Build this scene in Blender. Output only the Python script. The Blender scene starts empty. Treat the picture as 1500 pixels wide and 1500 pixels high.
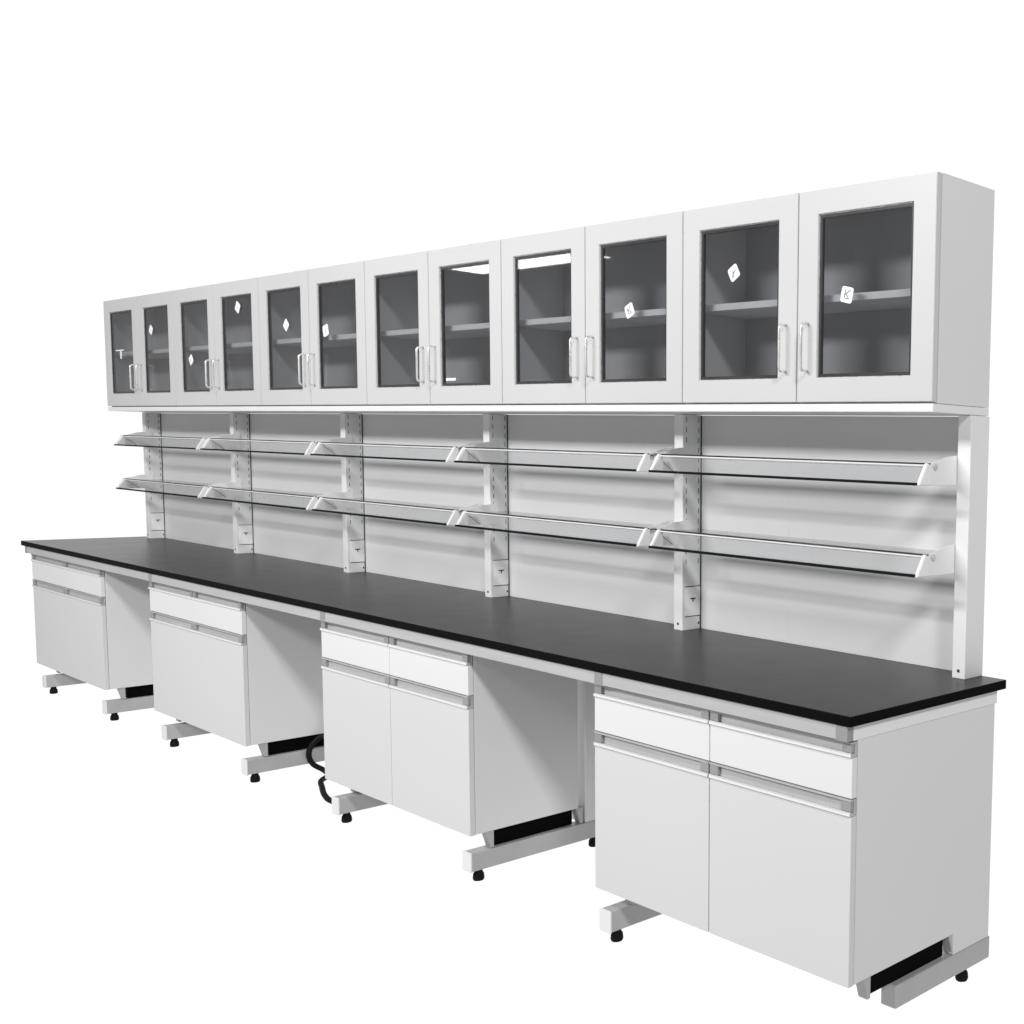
import bpy, bmesh, math, random
from mathutils import Vector, Matrix
random.seed(4)
WUP, WDOWN = .17, .60
S = bpy.context.scene
C = S.collection

# ------------------------------------------------------------------ materials
def new_mat(name):
    m = bpy.data.materials.new(name); m.use_nodes = True
    n = m.node_tree.nodes; n.clear()
    return m, n, m.node_tree.links

def surf(name, col, rough=.45, metal=0., spec=.5, var=.03, scale=3., bump=0., bscale=120., coat=0., stretch=(1, 1, 1), rvar=.08):
    m, n, l = new_mat(name)
    out = n.new('ShaderNodeOutputMaterial'); b = n.new('ShaderNodeBsdfPrincipled')
    l.new(b.outputs[0], out.inputs[0])
    tc = n.new('ShaderNodeNewGeometry'); mp = n.new('ShaderNodeMapping'); mp.inputs['Scale'].default_value = stretch
    l.new(tc.outputs['Position'], mp.inputs[0])
    no = n.new('ShaderNodeTexNoise'); no.inputs['Scale'].default_value = scale; no.inputs['Detail'].default_value = 5
    l.new(mp.outputs[0], no.inputs['Vector'])
    r = n.new('ShaderNodeMapRange'); r.inputs[1].default_value = .3; r.inputs[2].default_value = .7
    r.inputs[3].default_value = 1 - var; r.inputs[4].default_value = 1 + var
    l.new(no.outputs[0], r.inputs[0])
    mx = n.new('ShaderNodeVectorMath'); mx.operation = 'SCALE'; mx.inputs[0].default_value = col
    l.new(r.outputs[0], mx.inputs['Scale']); l.new(mx.outputs[0], b.inputs['Base Color'])
    r2 = n.new('ShaderNodeMapRange'); r2.inputs[1].default_value = .3; r2.inputs[2].default_value = .7
    r2.inputs[3].default_value = max(.02, rough - rvar); r2.inputs[4].default_value = rough + rvar
    l.new(no.outputs[0], r2.inputs[0]); l.new(r2.outputs[0], b.inputs['Roughness'])
    b.inputs['Metallic'].default_value = metal; b.inputs['Specular IOR Level'].default_value = spec
    b.inputs['Coat Weight'].default_value = coat
    if bump:
        n2 = n.new('ShaderNodeTexNoise'); n2.inputs['Scale'].default_value = bscale; n2.inputs['Detail'].default_value = 3
        l.new(mp.outputs[0], n2.inputs['Vector'])
        bp = n.new('ShaderNodeBump'); bp.inputs['Strength'].default_value = bump; bp.inputs['Distance'].default_value = .001
        l.new(n2.outputs[0], bp.inputs['Height']); l.new(bp.outputs[0], b.inputs['Normal'])
    return m

def glass(name, tint, fac=.07, rough=.02, haze=0., hazecol=(.8, .8, .8)):
    m, n, l = new_mat(name)
    out = n.new('ShaderNodeOutputMaterial')
    t = n.new('ShaderNodeBsdfTransparent'); t.inputs[0].default_value = (*tint, 1)
    g = n.new('ShaderNodeBsdfGlossy'); g.inputs['Roughness'].default_value = rough
    fr = n.new('ShaderNodeFresnel'); ge = n.new('ShaderNodeNewGeometry'); io = n.new('ShaderNodeMapRange')
    io.inputs[3].default_value = 1.45; io.inputs[4].default_value = 1 / 1.45      # same reflectance on both faces of the sheet
    l.new(ge.outputs['Backfacing'], io.inputs[0]); l.new(io.outputs[0], fr.inputs[0])
    ml = n.new('ShaderNodeMath'); ml.operation = 'MULTIPLY'; ml.inputs[1].default_value = fac / .04
    ml.use_clamp = True
    l.new(fr.outputs[0], ml.inputs[0])
    mix = n.new('ShaderNodeMixShader'); l.new(ml.outputs[0], mix.inputs[0]); l.new(t.outputs[0], mix.inputs[1]); l.new(g.outputs[0], mix.inputs[2])
    last = mix
    if haze:
        d = n.new('ShaderNodeBsdfDiffuse'); d.inputs[0].default_value = (*hazecol, 1)
        m2 = n.new('ShaderNodeMixShader'); m2.inputs[0].default_value = haze
        l.new(mix.outputs[0], m2.inputs[1]); l.new(d.outputs[0], m2.inputs[2]); last = m2
    l.new(last.outputs[0], out.inputs[0])
    return m

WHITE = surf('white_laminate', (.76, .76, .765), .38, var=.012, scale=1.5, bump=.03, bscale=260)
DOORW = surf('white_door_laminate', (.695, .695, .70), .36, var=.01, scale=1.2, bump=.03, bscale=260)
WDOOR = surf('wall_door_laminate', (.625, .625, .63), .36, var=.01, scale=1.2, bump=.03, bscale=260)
DRAWW = surf('white_drawer_laminate', (.79, .79, .795), .34, var=.01, scale=1.2, bump=.03, bscale=260)
STEELW = surf('white_powder_coat', (.84, .84, .84), .42, var=.02, scale=6, bump=.05, bscale=500)
PANEL = surf('pale_grey_panel', (.75, .75, .76), .42, var=.015, scale=2, bump=.03, bscale=200)
INNER = surf('cabinet_interior', (.58, .58, .59), .5, var=.02)
CAPW = surf('white_plastic_cap', (.88, .88, .88), .35)
EDGE = surf('pale_edge_band', (.95, .95, .95), .4)
ALU = surf('brushed_aluminium_trim', (.53, .53, .535), .5, metal=.15, var=.05, scale=40, stretch=(.08, 1, 1), bump=.08, bscale=300)
ALUD = surf('grey_joint_metal', (.36, .36, .37), .45, metal=.2, var=.05)
LIP = surf('bright_aluminium_lip', (.86, .86, .86), .32, metal=.05, var=.01, rvar=.02)
CHROME = surf('satin_handle_metal', (.78, .78, .78), .28, metal=.6, var=.03, scale=30)
TOP = surf('black_epoxy_resin', (.025, .025, .0265), .33, spec=.22, var=.06, scale=9, bump=.06, bscale=700, rvar=.015)
EDGEB = surf('black_cut_edge', (.003, .003, .003), .6, spec=.06, var=.3, scale=60, bump=.5, bscale=150)
BLACK = surf('black_rubber', (.006, .006, .006), .6, spec=.15, var=.2, scale=30)
BLK = surf('under_cabinet_shade', (.003, .003, .003), .8, spec=.05, var=.2)  # flat black that paints the shade under the base cabinets
GASK = surf('dark_gasket', (.045, .045, .048), .28, var=.1)
FOOT = surf('grey_steel_foot', (.50, .50, .50), .4, metal=.2, var=.05, scale=12, bump=.05, bscale=300)
DARK = surf('dark_slot', (.03, .03, .03), .7)
STK = surf('paper_sticker', (.95, .95, .95), .5, var=.01)
PANE = glass('tinted_glass', (.80, .805, .815), .045)
CLEAR = glass('clear_shelf_glass', (.93, .94, .94), .04, .05)
LIPG = glass('frosted_lip_acrylic', (.965, .965, .97), .025, .04, haze=.07, hazecol=(.8, .8, .81))
RODM = surf('dark_steel_rod', (.05, .05, .05), .3, metal=.5)

# ------------------------------------------------------------------ helpers
class MB:
    def __init__(s): s.bm = bmesh.new(); s.mats = []
    def mi(s, m):
        if m not in s.mats: s.mats.append(m)
        return s.mats.index(m)
    def box(s, x0, x1, y0, y1, z0, z1, m, bev=.0012):
        b = bmesh.new(); bmesh.ops.create_cube(b, size=1)
        for v in b.verts:
            v.co = Vector(((x0 + x1) / 2 + v.co.x * (x1 - x0), (y0 + y1) / 2 + v.co.y * (y1 - y0), (z0 + z1) / 2 + v.co.z * (z1 - z0)))
        if bev:
            w = min(bev, .4 * min(abs(x1 - x0), abs(y1 - y0), abs(z1 - z0)))
            bmesh.ops.bevel(b, geom=b.edges[:], offset=w, segments=2, affect='EDGES', profile=.6)
        s.merge(b, m)
    def merge(s, b, m):
        i = s.mi(m)
        for f in b.faces: f.material_index = i
        me = bpy.data.meshes.new('tmp'); b.to_mesh(me); s.bm.from_mesh(me); bpy.data.meshes.remove(me); b.free()
    def prism(s, pts, axis, a0, a1, m, bev=0):
        """extrude a 2-D polygon along axis (0: pts are y,z; 1: pts are x,z)"""
        b = bmesh.new(); lo = []; hi = []
        for p, q in pts:
            if axis == 0: lo.append(b.verts.new((a0, p, q))); hi.append(b.verts.new((a1, p, q)))
            else: lo.append(b.verts.new((p, a0, q))); hi.append(b.verts.new((p, a1, q)))
        b.faces.new(lo); b.faces.new(hi[::-1]); k = len(pts)
        for i in range(k): b.faces.new((lo[i], hi[i], hi[(i + 1) % k], lo[(i + 1) % k]))
        bmesh.ops.recalc_face_normals(b, faces=b.faces[:])
        if bev: bmesh.ops.bevel(b, geom=b.edges[:], offset=bev, segments=2, affect='EDGES')
        s.merge(b, m)
    def ring(s, x0, x1, z0, z1, hx0, hx1, hz0, hz1, y0, y1, m, bev=.001):
        b = bmesh.new(); V = []
        for y in (y0, y1):
            V.append([b.verts.new((x, y, z)) for x, z in ((x0, z0), (x1, z0), (x1, z1), (x0, z1))])
            V.append([b.verts.new((x, y, z)) for x, z in ((hx0, hz0), (hx1, hz0), (hx1, hz1), (hx0, hz1))])
        for i in range(4):
            j = (i + 1) % 4
            b.faces.new((V[0][i], V[0][j], V[1][j], V[1][i])); b.faces.new((V[2][i], V[2][j], V[3][j], V[3][i]))
            b.faces.new((V[0][i], V[0][j], V[2][j], V[2][i])); b.faces.new((V[1][i], V[1][j], V[3][j], V[3][i]))
        bmesh.ops.recalc_face_normals(b, faces=b.faces[:])
        if bev:
            ed = [e for e in b.edges if abs((e.verts[0].co - e.verts[1].co).y) < 1e-6 and len(e.link_faces) == 2
                  and abs(e.link_faces[0].normal.dot(e.link_faces[1].normal)) < .5]
            bmesh.ops.bevel(b, geom=ed, offset=bev, segments=2, affect='EDGES')
        s.merge(b, m)
    def tube(s, pts, r, m, seg=10, cap=True):
        b = bmesh.new(); P = [Vector(p) for p in pts]; rings = []; ref = None
        for i, p in enumerate(P):
            t = (P[min(i + 1, len(P) - 1)] - P[max(i - 1, 0)]).normalized()
            if ref is None: ref = Vector((0, 0, 1)) if abs(t.z) < .9 else Vector((0, 1, 0))
            u = (ref - t * ref.dot(t)).normalized(); ref = u; w = t.cross(u)
            rings.append([b.verts.new(p + (u * math.cos(a) + w * math.sin(a)) * r) for a in [2 * math.pi * k / seg for k in range(seg)]])
        for A, B in zip(rings, rings[1:]):
            for k in range(seg):
                f = b.faces.new((A[k], A[(k + 1) % seg], B[(k + 1) % seg], B[k])); f.smooth = True
        if cap: b.faces.new(rings[0][::-1]); b.faces.new(rings[-1])
        bmesh.ops.recalc_face_normals(b, faces=b.faces[:])
        s.merge(b, m)
    def lathe(s, c, prof, m, seg=20):
        b = bmesh.new(); R = []
        for r, z in prof: R.append([b.verts.new((c[0] + r * math.cos(2 * math.pi * k / seg), c[1] + r * math.sin(2 * math.pi * k / seg), c[2] + z)) for k in range(seg)])
        for A, B in zip(R, R[1:]):
            for k in range(seg):
                f = b.faces.new((A[k], A[(k + 1) % seg], B[(k + 1) % seg], B[k])); f.smooth = True
        b.faces.new(R[0][::-1]); b.faces.new(R[-1]); bmesh.ops.recalc_face_normals(b, faces=b.faces[:])
        s.merge(b, m)
    def build(s, name, parent=None, label=None):
        me = bpy.data.meshes.new(name); s.bm.to_mesh(me); s.bm.free()
        for m in s.mats: me.materials.append(m)
        o = bpy.data.objects.new(name, me); C.objects.link(o)
        if parent:
            o.parent = parent
            w = parent; off = Vector((0, 0, 0))
            while w: off += w.location; w = w.parent
            me.transform(Matrix.Translation(-off))
        if label: o['label'] = label
        return o

def thing(name, loc, label, cat, group=None):
    o = bpy.data.objects.new(name, None); o.location = loc; o.empty_display_size = .1; C.objects.link(o)
    o['label'] = label; o['category'] = cat
    if group: o['group'] = group
    return o

def smooth_path(pts, n=8):
    P = [Vector(p) for p in pts]; P = [P[0] * 2 - P[1]] + P + [P[-1] * 2 - P[-2]]; out = []
    for i in range(1, len(P) - 2):
        for k in range(n):
            t = k / n; a, b, c, d = P[i - 1:i + 3]
            out.append(.5 * ((2 * b) + (c - a) * t + (2 * a - 5 * b + 4 * c - d) * t * t + (3 * b - a - 3 * c + d) * t ** 3))
    out.append(P[-2]); return out

# ------------------------------------------------------------------ measured layout (metres)
ZC, TH = .850, .026            # worktop height, thickness
YF = -.6286                    # worktop front edge
YB = -.6036                    # base cabinet fronts
XR, XL = .0872, -6.137
POSTS = [.004, -1.198, -2.367, -3.552, -4.753, -5.954]     # right face of each upright
PW, PD = .0445, .084
YA = -.2466                    # wall cabinet fronts
ZB, ZT = 1.600, 2.186
BASE = [(-.9415, .0715), (-2.6415, -1.6212), (-4.3495, -3.3485), (-6.0595, -4.9945)]

# ------------------------------------------------------------------ workbench
bench = thing('workbench', (-3.0, -.3, 0), 'long laboratory bench with black worktop and pale steel frame on low bar feet', 'workbench')
b = MB(); b.box(XL, XR, YF, 0, ZC - TH, ZC, TOP, .0025)
o = b.build('countertop', bench)
o.data.materials.append(EDGEB)
for f in o.data.polygons:
    if abs(f.normal.z) < .5: f.material_index = 1
b = MB()
b.box(-6.09, .0695, -.622, -.602, .787, ZC - TH - .0005, ALU)
b.build('apron_rail', bench)
b = MB(); b.box(.046, .0725, -.6015, -.022, .785, ZC - TH - .0005, LIP); b.build('apron_rail', bench)
for x0, x1 in ((-.914, -.878), (-2.602, -2.566), (-4.292, -4.256), (-6.088, -6.052), (.036, .0735)):
    b = MB(); b.box(x0, x1, -.6245, -.6025, .7855, ZC - TH - .0008, ALUD, .002); b.build('joint_block', bench)
for x0, x1 in ((-1.62, -.945), (-3.347, -2.645), (-4.993, -4.352)):
    b = MB(); b.box(x0 + .002, x1 - .002, -.034, -.022, .102, .786, WHITE); b.build('modesty_panel', bench)
b = MB(); b.box(-6.0, .0, -.075, -.035, .058, .098, STEELW, .002); b.build('stretcher', bench)

def leg_frame(x0, x1, front=-.60, back=-.02, pads=(-.562, -.12), rear=True):
    b = MB(); b.box(x0, x1, front, back, .052, .115, FOOT, .004)
    if rear: b.box(x0 + .002, x1 - .002, -.17, -.078, .1152, .786, STEELW, .003)
    fr = b.build('leg_frame', bench)
    if front < -.5:
        b = MB(); b.box(x0 - .0012, x1 + .0012, front - .0035, front + .002, .0505, .1165, LIP, .0015); b.build('end_plug', fr)
    for y in pads:
        b = MB(); b.lathe(((x0 + x1) / 2, y, .0), [(.016, .012), (.0185, .018), (.017, .034), (.013, .040), (.0125, .053)], BLACK)
        b.build('levelling_foot', fr)
for (L, R), dl in zip(BASE, (.02, .05, .08, .08)):
    leg_frame(L + dl, L + dl + .05)
    if R > 0: leg_frame(R - .052, R - .0015, front=-.425, pads=(-.114,), rear=False)
    else: leg_frame(R - .05, R)

# ------------------------------------------------------------------ base cabinets
def pull(b, x0, x1, z0, z1):
    """recessed finger-pull profile running the full width of a front"""
    y = YB
    b.prism([(y - .003, z1 - .0035), (y - .003, z1), (y + .016, z1), (y + .016, z0), (y - .0035, z0),
             (y - .0042, z0 + .008), (y - .002, z0 + .011), (y + .009, z0 + .009), (y + .010, z1 - .0035)], 0, x0, x1, ALU)

def front(parent, kind, x0, x1, z0, z1, h, m):
    b = MB(); b.box(x0, x1, YB, YB + .018, z0, z1 - h - .0006, m, .0015)
    f = b.build(kind, parent)
    b = MB(); pull(b, x0 + .0005, x1 - .0005, z1 - h, z1)
    b.box(x0 + .001, x1 - .001, YB - .0050, YB - .0036, z1 - h + .0012, z1 - h + .0075, LIP, .0008)
    hd = b.build('handle', f)
    xm = (x0 + x1) / 2
    for a, c in ((x0 + .001, x0 + .032), (x1 - .032, x1 - .001)) + (((xm - .028, xm + .028),) if x1 - x0 > .8 else ()):
        e = MB(); e.box(a, c, YB - .001, YB + .0088, z1 - h + .0115, z1 - .004, ALUD, .001); e.build('end_cap', hd)

BL = ['nearest base cabinet, two drawers over two doors, under the right end of the worktop',
      'base cabinet second from the right, beside the looped black cable, two drawers over two doors',
      'base cabinet third from the right, two drawers over one wide seamless door',
      'farthest base cabinet, one wide drawer over one wide door, at the left end']
for i, (L, R) in enumerate(BASE):
    c = thing('base_cabinet', ((L + R) / 2, -.4, .176), BL[i], 'base cabinet', 'white base cabinets hung under the black worktop')
    b = MB(); yb = YB + .0195
    if i == 0:
        b.box(L, R - .0165, yb, -.2, .176, .784, WHITE)
        b.prism([(YB + .0195, .176), (YB + .0195, .7845), (-.03, .7845), (-.03, .117), (-.192, .117), (-.192, .176)], 0, R - .016, R, WHITE, .0008)
    else:
        b.box(L, R, yb, -.2, .176, .784, WHITE)
    b.build('carcass', c)
    M = (L + R) / 2 + (-.005 if i == 0 else 0); g = (.002, .0016, .0018, .0003)[i]
    halves = ((L, M - g), (M + g, R)); whole = ((L, R),)
    for x0, x1 in (whole if i == 3 else halves): front(c, 'drawer', x0, x1, .644, .781, .037, DRAWW)
    for x0, x1 in (whole if i >= 2 else halves): front(c, 'door', x0, x1, .1745, .641, .041, DOORW)
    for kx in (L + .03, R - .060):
        b = MB(); b.box(kx, kx + .040, -.505, -.212, .1165, .1755, BLK); b.build('shade_strip', c)  # added black strips in place of the shadow between cabinet and foot bar
    for x1 in (R - .004, L + .075):
        for y0 in (-.548, -.208):
            e = MB(); e.prism([(y0, .1752), (y0 + .03, .1752), (y0 + .03, .1168), (y0 + .018, .1168), (y0 + .010, .145)], 0, x1 - .030, x1, FOOT, .001)
            e.build('bracket', c)

# ------------------------------------------------------------------ reagent rack
rack = thing('reagent_rack', (-3.0, -.1, ZC), 'white rack of posts, grey back panels and two rows of glass shelves on worktop', 'shelf rack')
for k, p in enumerate(POSTS):
    b = MB(); b.box(p - PW, p, -PD, -.0065 if k else 0, ZC, 1.5755, STEELW, .0025)
    if k:   # slots punched in the broad side face
        for row, y in enumerate((-.069, -.018)):
            z = 1.075
            while z < 1.56:
                b.box(p - .0004, p + .0003, y - .0012, y + .0012, z, z + .017, DARK, 0)
                z += .034
    if k: b.box(p, p + .0022, -.0100, -.0062, ZC + .001, 1.575, DARK, 0)
    po = b.build('post', rack)
    if k:
        for z0, z1 in ((.897, .998),):
            e = MB(); e.box(p, p + .0018, -.072, -.010, z0 + .0012, z1 - .0012, EDGE, .0006)
            e.box(p + .0001, p + .0008, -.073, -.009, z0 - .0018, z0 + .001, DARK, 0); e.box(p + .0001, p + .0008, -.073, -.009, z1 - .001, z1 + .0018, DARK, 0)
            e.box(p + .0017, p + .0026, -.052, -.030, .955, .959, DARK, 0)
            e.box(p + .0017, p + .0026, -.043, -.039, .946, .955, DARK, 0)
            e.build('socket_cover', po)
    e = MB()
    if k: e.box(p, p + .0012, -.018, -.013, .867, .875, DARK, 0)
    e.box(p - .026, p - .018, -PD - .0012, -PD, .868, .876, DARK, 0)
    e.build('screw', po)
for k in range(5):
    x1 = POSTS[k] - (PW if k == 0 else 0) - (.0 if k == 0 else 0); x1 = POSTS[k] - .001 if k else POSTS[0] - PW - .0005; x0 = POSTS[k + 1] - .008
    if k == 0:
        b = MB(); b.box(-.77405, POSTS[0] - .01, -.006, 0, ZC + .0005, 1.575, PANEL, .0006); b.build('back_panel', rack)
        b = MB(); b.box(x0, -.7742, -.006, 0, ZC + .0005, 1.575, PANEL, .0006); b.build('back_panel', rack)
    else:
        b = MB(); b.box(x0, x1 - .01, -.006, 0, ZC + .0005, 1.575, PANEL, .0006); b.build('back_panel', rack)
b = MB(); b.box(-6.0, .001, YA + .001, -.0005, 1.5765, 1.599, LIP, .003); b.build('support_board', rack)

for k in range(5):
    xr = POSTS[k] - PW - .0015; xl = POSTS[k + 1] + .0035
    cr = xr + .002 if k == 0 else POSTS[k] - .024; cl = POSTS[k + 1] + .030     # right and left end caps
    for dz, lab in ((0., 1), (-.2435, 0)):
        zt, zb = 1.441 + dz, 1.385 + dz
        # glass plate is the shelf, everything else hangs on it
        b = MB(); b.box(xl + .003, min(xr, cr) - .003, -.196, -.008, zt - .010, zt - .005, CLEAR, 0)
        sh = b.build('shelf', rack)
        b = MB(); b.prism([(-.208, zt - .004), (-.204, zt - .004), (-.236, zb + .005), (-.240, zb + .005)], 0, cl + .004, cr - .008, LIPG); b.build('front_lip', sh)
        b = MB(); b.box(cl + .004, cr - .008, -.2475, -.236, zb - .001, zb + .0065, BLACK, 0); b.build('bottom_trim', sh)
        b = MB(); b.box(cl + .004, cr - .008, -.2035, -.160, zt - .0045, zt - .001, GASK, .0005)
        b.box(cl + .004, cr - .008, -.2095, -.2040, zt - .0055, zt - .0015, LIP, .0008); b.build('top_trim', sh)
        b = MB(); b.tube([(xl + .001, -.203, zt + .001), (max(cr, xr) + .0015, -.203, zt + .001)], .0022, RODM, 8); b.build('rod', sh)
        for x0, x1, sg in ((xr - .004, xr, 1), (xl - .0035, xl + .0005, -1)):
            b = MB()
            b.prism([(-.198, zb), (-.198, zt), (-.125, zt + .020), (-PD + (.03 if 1 else 0), zt + .028), (-PD + .03, zb)], 0, x0, x1, STEELW, .0008)
            b.build('arm', sh)
            b = MB()
            b.prism([(-.246, zb - .0008), (-.2125, zt + .002), (-.196, zt + .002), (-.196, zb - .0008)], 0, *((cr - .012, cr) if sg > 0 else (cl, cl + .012)), CAPW, .002)
            b.build('end_cap', sh)
            if sg < 0:
                b = MB(); b.prism([(-.200, zt - .001), (-.197, zt - .001), (-.128, zb + .003), (-.131, zb + .003)], 0, x1, x1 + .0022, DARK); b.build('diagonal_trim', sh)
            if sg > 0:
                b = MB(); b.tube([(x1 + .0002, -.180, zt - .007), (x1 + .006, -.180, zt - .007)], .007, CHROME, 14); b.build('bolt', sh)

# ------------------------------------------------------------------ wall cabinets
def sticker(parent, x, z, size, ang, style=0):
    y = YA + .0035
    b = MB(); c, s_ = math.cos(ang), math.sin(ang)
    def rect(cx, cz, w, h, a2, yy0, yy1, m):
        pts = []
        ca, sa = math.cos(a2), math.sin(a2)
        for u, v in ((-w / 2, -h / 2), (w / 2, -h / 2), (w / 2, h / 2), (-w / 2, h / 2)):
            p, q = cx + u * ca - v * sa, cz + u * sa + v * ca
            pts.append((x + p * c - q * s_, z + p * s_ + q * c))
        b.prism(pts, 1, yy0, yy1, m)
    h = size / 2; r = size * .17
    pts = []
    for sx, sz, a0 in ((1, 1, 0), (-1, 1, 90), (-1, -1, 180), (1, -1, 270)):
        for k in range(5):
            a = math.radians(a0 + k * 22.5); p = sx * (h - r) + r * math.cos(a); q = sz * (h - r) + r * math.sin(a)
            pts.append((x + p * c - q * s_, z + p * s_ + q * c))
    b.prism(pts, 1, y - .0012, y, STK)
    k = size / .05; t = .0024 * k
    if style == 0:      # angular mark: upright, arm, leg and a hooked foot
        rect(-.009 * k, .002 * k, t, .026 * k, 0, y - .0018, y - .0011, DARK)
        rect(.0015 * k, .0075 * k, .020 * k, t, .75, y - .0019, y - .0011, DARK)
        rect(.0015 * k, -.003 * k, .016 * k, t, -.65, y - .0017, y - .0011, DARK)
        rect(.0035 * k, -.0115 * k, .018 * k, t, 0, y - .0016, y - .0011, DARK)
        rect(.0115 * k, .0145 * k, .008 * k, t * .8, 0, y - .0016, y - .0011, DARK)
    elif style == 1:
        rect(-.005 * k, .0 * k, .022 * k, t, 1.1, y - .0018, y - .0011, DARK)
        rect(.004 * k, .001 * k, .020 * k, t, .3, y - .0019, y - .0011, DARK)
        rect(-.009 * k, -.009 * k, .009 * k, t * 2, .2, y - .0017, y - .0011, DARK)
    else:
        rect(0, 0, .016 * k, t, .5, y - .0018, y - .0011, ALUD)
        rect(0, -.006 * k, .008 * k, t, -.5, y - .0017, y - .0011, ALUD)
    b.build('sticker', parent)

def tape(parent, x0, x1, z0, z1):
    b = MB(); b.box(x0, x1, YA + .002, YA + .0034, z0, z1, STK, .0004); b.build('tape', parent)

STICK = {1: (-.312, 1.894, .043, -.22, 0), 2: (-.770, 1.984, .042, .52, 1), 3: (-1.266, 1.899, .042, .42, 0),
         7: (-3.354, 1.919, .048, .25, 2), 8: (-3.730, 1.958, .044, .80, 2), 9: (-4.234, 2.062, .046, 1.0, 2),
         10: (-4.804, 1.832, .044, .6, 2), 11: (-5.320, 2.001, .042, .95, 2)}
WL = ['nearest wall cabinet, plain side panel showing, a sticker on each glass door',
      'wall cabinet second from the right, one tilted sticker on its right glass door',
      'wall cabinet third from the right, short white strip low in its right door',
      'wall cabinet third from the left, a white sticker near mid height on each door',
      'wall cabinet second from the left, sticker high on right door and low on left',
      'farthest wall cabinet, at the left end, white T-shaped tape on its left door']
for n in range(6):
    x1 = -n * 1.0; x0 = x1 - 1.0; t = .018; yc = YA + .0205
    cab = thing('wall_cabinet', ((x0 + x1) / 2, -.12, ZB), WL[n], 'wall cabinet', 'glass fronted wall cabinets in the upper row')
    b = MB(); e = .0004
    b.box(x0 + e, x0 + t, yc, 0, ZB, ZT, WHITE, .0008); b.box(x1 - t, x1 - e, yc, 0, ZB, ZT, WHITE, .0008)
    b.box(x0 + t, x1 - t, yc, 0, ZT - t, ZT - .0008, WHITE, 0); b.box(x0 + t, x1 - t, yc, 0, ZB + .0008, ZB + t, WHITE, 0)
    b.box(x0 + t, x1 - t, -.008, -.001, ZB + t, ZT - t, INNER, 0)
    b.build('carcass', cab)
    b = MB(); b.box(x0 + t + .001, x1 - t - .001, -.205, -.0085, 1.884, 1.904, EDGE, .001); b.build('inner_shelf', cab)
    for j in (1, 0):            # 1: left door, 0: right door
        num = 2 * n + 1 + j
        dx1 = x1 - .5 * j - .0019; dx0 = x1 - .5 * (j + 1) + .0019
        hx0, hx1, hz0, hz1 = x1 - .5 * j - .422, x1 - .5 * j - .078, 1.671, 2.119
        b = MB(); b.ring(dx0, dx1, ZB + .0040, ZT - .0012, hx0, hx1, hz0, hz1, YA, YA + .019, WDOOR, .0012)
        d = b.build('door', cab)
        g = .0115
        b = MB(); b.ring(hx0 - .0002, hx1 + .0002, hz0 - .0002, hz1 + .0002, hx0 + g, hx1 - g, hz0 + g, hz1 - g, YA + .006, YA + .016, GASK, .0015); b.ring(hx0 + .0004, hx1 - .0004, hz0 + .0004, hz1 - .0004, hx0 + .0019, hx1 - .0019, hz0 + .0019, hz1 - .0019, YA + .0050, YA + .0066, CHROME, .0004); b.build('gasket', d)
        b = MB(); b.box(hx0 + g - .003, hx1 - g + .003, YA + .009, YA + .013, hz0 + g - .003, hz1 - g + .003, PANE, 0); b.build('glass', d)
        # bow handle beside the meeting stile
        hx = dx0 + .042 if j == 0 else dx1 - .042
        yo = YA - .027; r = .012; pts = [(hx, YA, 1.822), (hx, yo + r, 1.822)]
        for k in range(1, 5):
            a = math.radians(90 * k / 4); pts.append((hx, yo + r - r * math.sin(a), 1.822 - r + r * math.cos(a)))
        q = [(hx, p[1], 3.512 - p[2]) for p in pts]
        b = MB(); b.tube(pts + q[::-1], .0039, CHROME, 12); b.build('handle', d)
        if num in STICK: sticker(d, *STICK[num])
        if num == 5: tape(d, -2.385, -2.318, 1.692, 1.702)
        if num == 12: tape(d, -5.84, -5.72, 1.905, 1.911); tape(d, -5.775, -5.757, 1.862, 1.9045)

# ------------------------------------------------------------------ cable
CABLE = [(-3.20, -.20, .150), (-3.26, -.27, .172), (-3.32, -.315, .170), (-3.335, -.352, .135), (-3.335, -.365, .095), (-3.332, -.350, .052), (-3.31, -.318, .024), (-3.25, -.325, .014), (-3.18, -.385, .014), (-3.08, -.425, .016), (-2.96, -.468, .016), (-2.86, -.485, .015), (-2.77, -.462, .020), (-2.70, -.38, .060), (-2.67, -.28, .130), (-2.66, -.24, .168)]
path = smooth_path(CABLE, 8)
b = MB(); b.tube(path, .011, BLACK, 12); o = b.build('cable')
o['label'] = 'black cable looping out beside the left foot of the second nearest base cabinet'; o['category'] = 'cable'

# ------------------------------------------------------------------ lights
def area(name, loc, target, sx, sy, power, col=(1, .997, .99)):
    l = bpy.data.lights.new(name, 'AREA'); l.shape = 'RECTANGLE'; l.size = sx; l.size_y = sy; l.energy = power; l.color = col
    o = bpy.data.objects.new(name, l); C.objects.link(o); o.location = loc
    z = -(Vector(target) - Vector(loc)).normalized(); x = Vector((1, 0, 0)); x = (x - z * x.dot(z)).normalized(); y = z.cross(x)
    o.rotation_euler = Matrix((x, y, z)).transposed().to_euler()
area('side_lamp', (8.0, -5.2, 8.2), (-1.6, -.3, .6), 1.9, 1.1, 720)
area('far_lamp', (-2.2, -5.4, 4.1), (-2.6, 0, 1.1), 3.8, .75, 300)
area('strip_lamp', (-6.15, -2.92, 2.8), (-6.15, -2.92, 0), 1.7, .26, 16)

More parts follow.
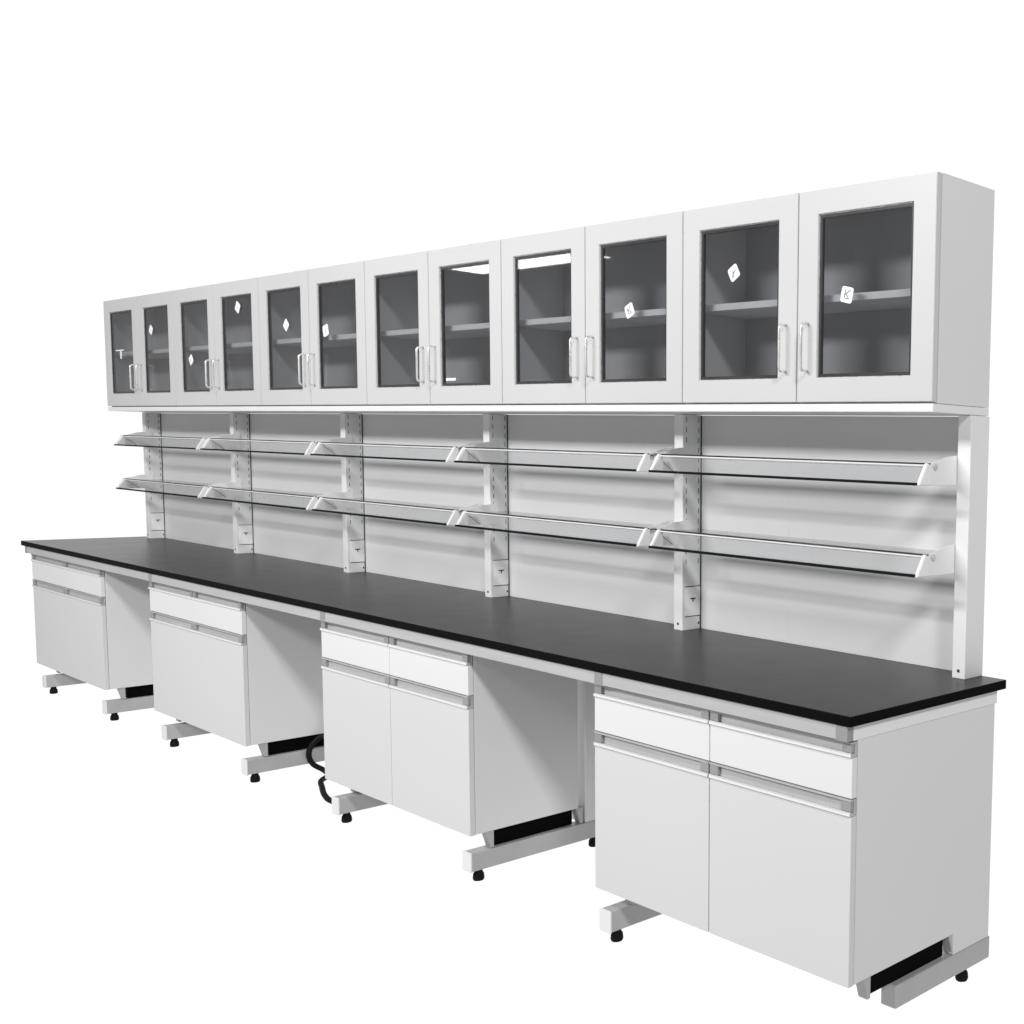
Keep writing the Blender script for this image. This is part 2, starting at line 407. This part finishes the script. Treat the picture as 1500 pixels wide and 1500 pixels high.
w = bpy.data.worlds.new('World'); S.world = w; w.use_nodes = True
n = w.node_tree.nodes; l = w.node_tree.links; n.clear()
out = n.new('ShaderNodeOutputWorld'); bg = n.new('ShaderNodeBackground'); l.new(bg.outputs[0], out.inputs[0])
tc = n.new('ShaderNodeTexCoord')
def dotmap(vec, lo, hi):
    d = n.new('ShaderNodeVectorMath'); d.operation = 'DOT_PRODUCT'; d.inputs[1].default_value = Vector(vec).normalized()
    l.new(tc.outputs['Generated'], d.inputs[0])
    r = n.new('ShaderNodeMapRange'); r.interpolation_type = 'SMOOTHSTEP'; r.inputs[1].default_value = lo; r.inputs[2].default_value = hi
    l.new(d.outputs['Value'], r.inputs[0]); return r
a1 = dotmap((-.70, .70, -.05), .60, .70)       # world set white in the directions the camera faces
a2 = dotmap((0, 0, -1), -.25, .35)             # world strength shaped to light more from below than above
st = n.new('ShaderNodeMapRange'); st.inputs[3].default_value = WUP; st.inputs[4].default_value = WDOWN
l.new(a2.outputs[0], st.inputs[0])
mx = n.new('ShaderNodeMix'); mx.data_type = 'FLOAT'; l.new(a1.outputs[0], mx.inputs[0]); l.new(st.outputs[0], mx.inputs[2]); mx.inputs[3].default_value = 1.03
l.new(mx.outputs[0], bg.inputs['Strength'])
bg.inputs[0].default_value = (1, 1, 1, 1)

# ------------------------------------------------------------------ camera
cam = bpy.data.cameras.new('Camera'); co = bpy.data.objects.new('Camera', cam); C.objects.link(co); S.camera = co
yaw, pitch, roll = .63065601, -.09316911, .02847687
F = Vector((-math.sin(yaw) * math.cos(pitch), math.cos(yaw) * math.cos(pitch), math.sin(pitch)))
R0 = Vector((math.cos(yaw), math.sin(yaw), 0)); U0 = R0.cross(F)
Rr = R0 * math.cos(roll) + U0 * math.sin(roll); Ur = -R0 * math.sin(roll) + U0 * math.cos(roll)
co.rotation_euler = Matrix((Rr, Ur, -F)).transposed().to_euler()
co.location = (1.911236, -2.586151, 1.469818)
cam.sensor_fit = 'HORIZONTAL'; cam.sensor_width = 36; cam.lens = 36 * 1691.144 / 1500
cam.shift_x = -(1452.0485 - 750) / 1500; cam.shift_y = (824.7208 - 750) / 1500
cam.clip_start = .05; cam.clip_end = 200

S.render.engine = 'CYCLES'
S.cycles.transparent_max_bounces = 24
S.view_settings.view_transform = 'Standard'; S.view_settings.look = 'None'; S.view_settings.exposure = 0; S.view_settings.gamma = 1
S.view_settings.use_curve_mapping = False
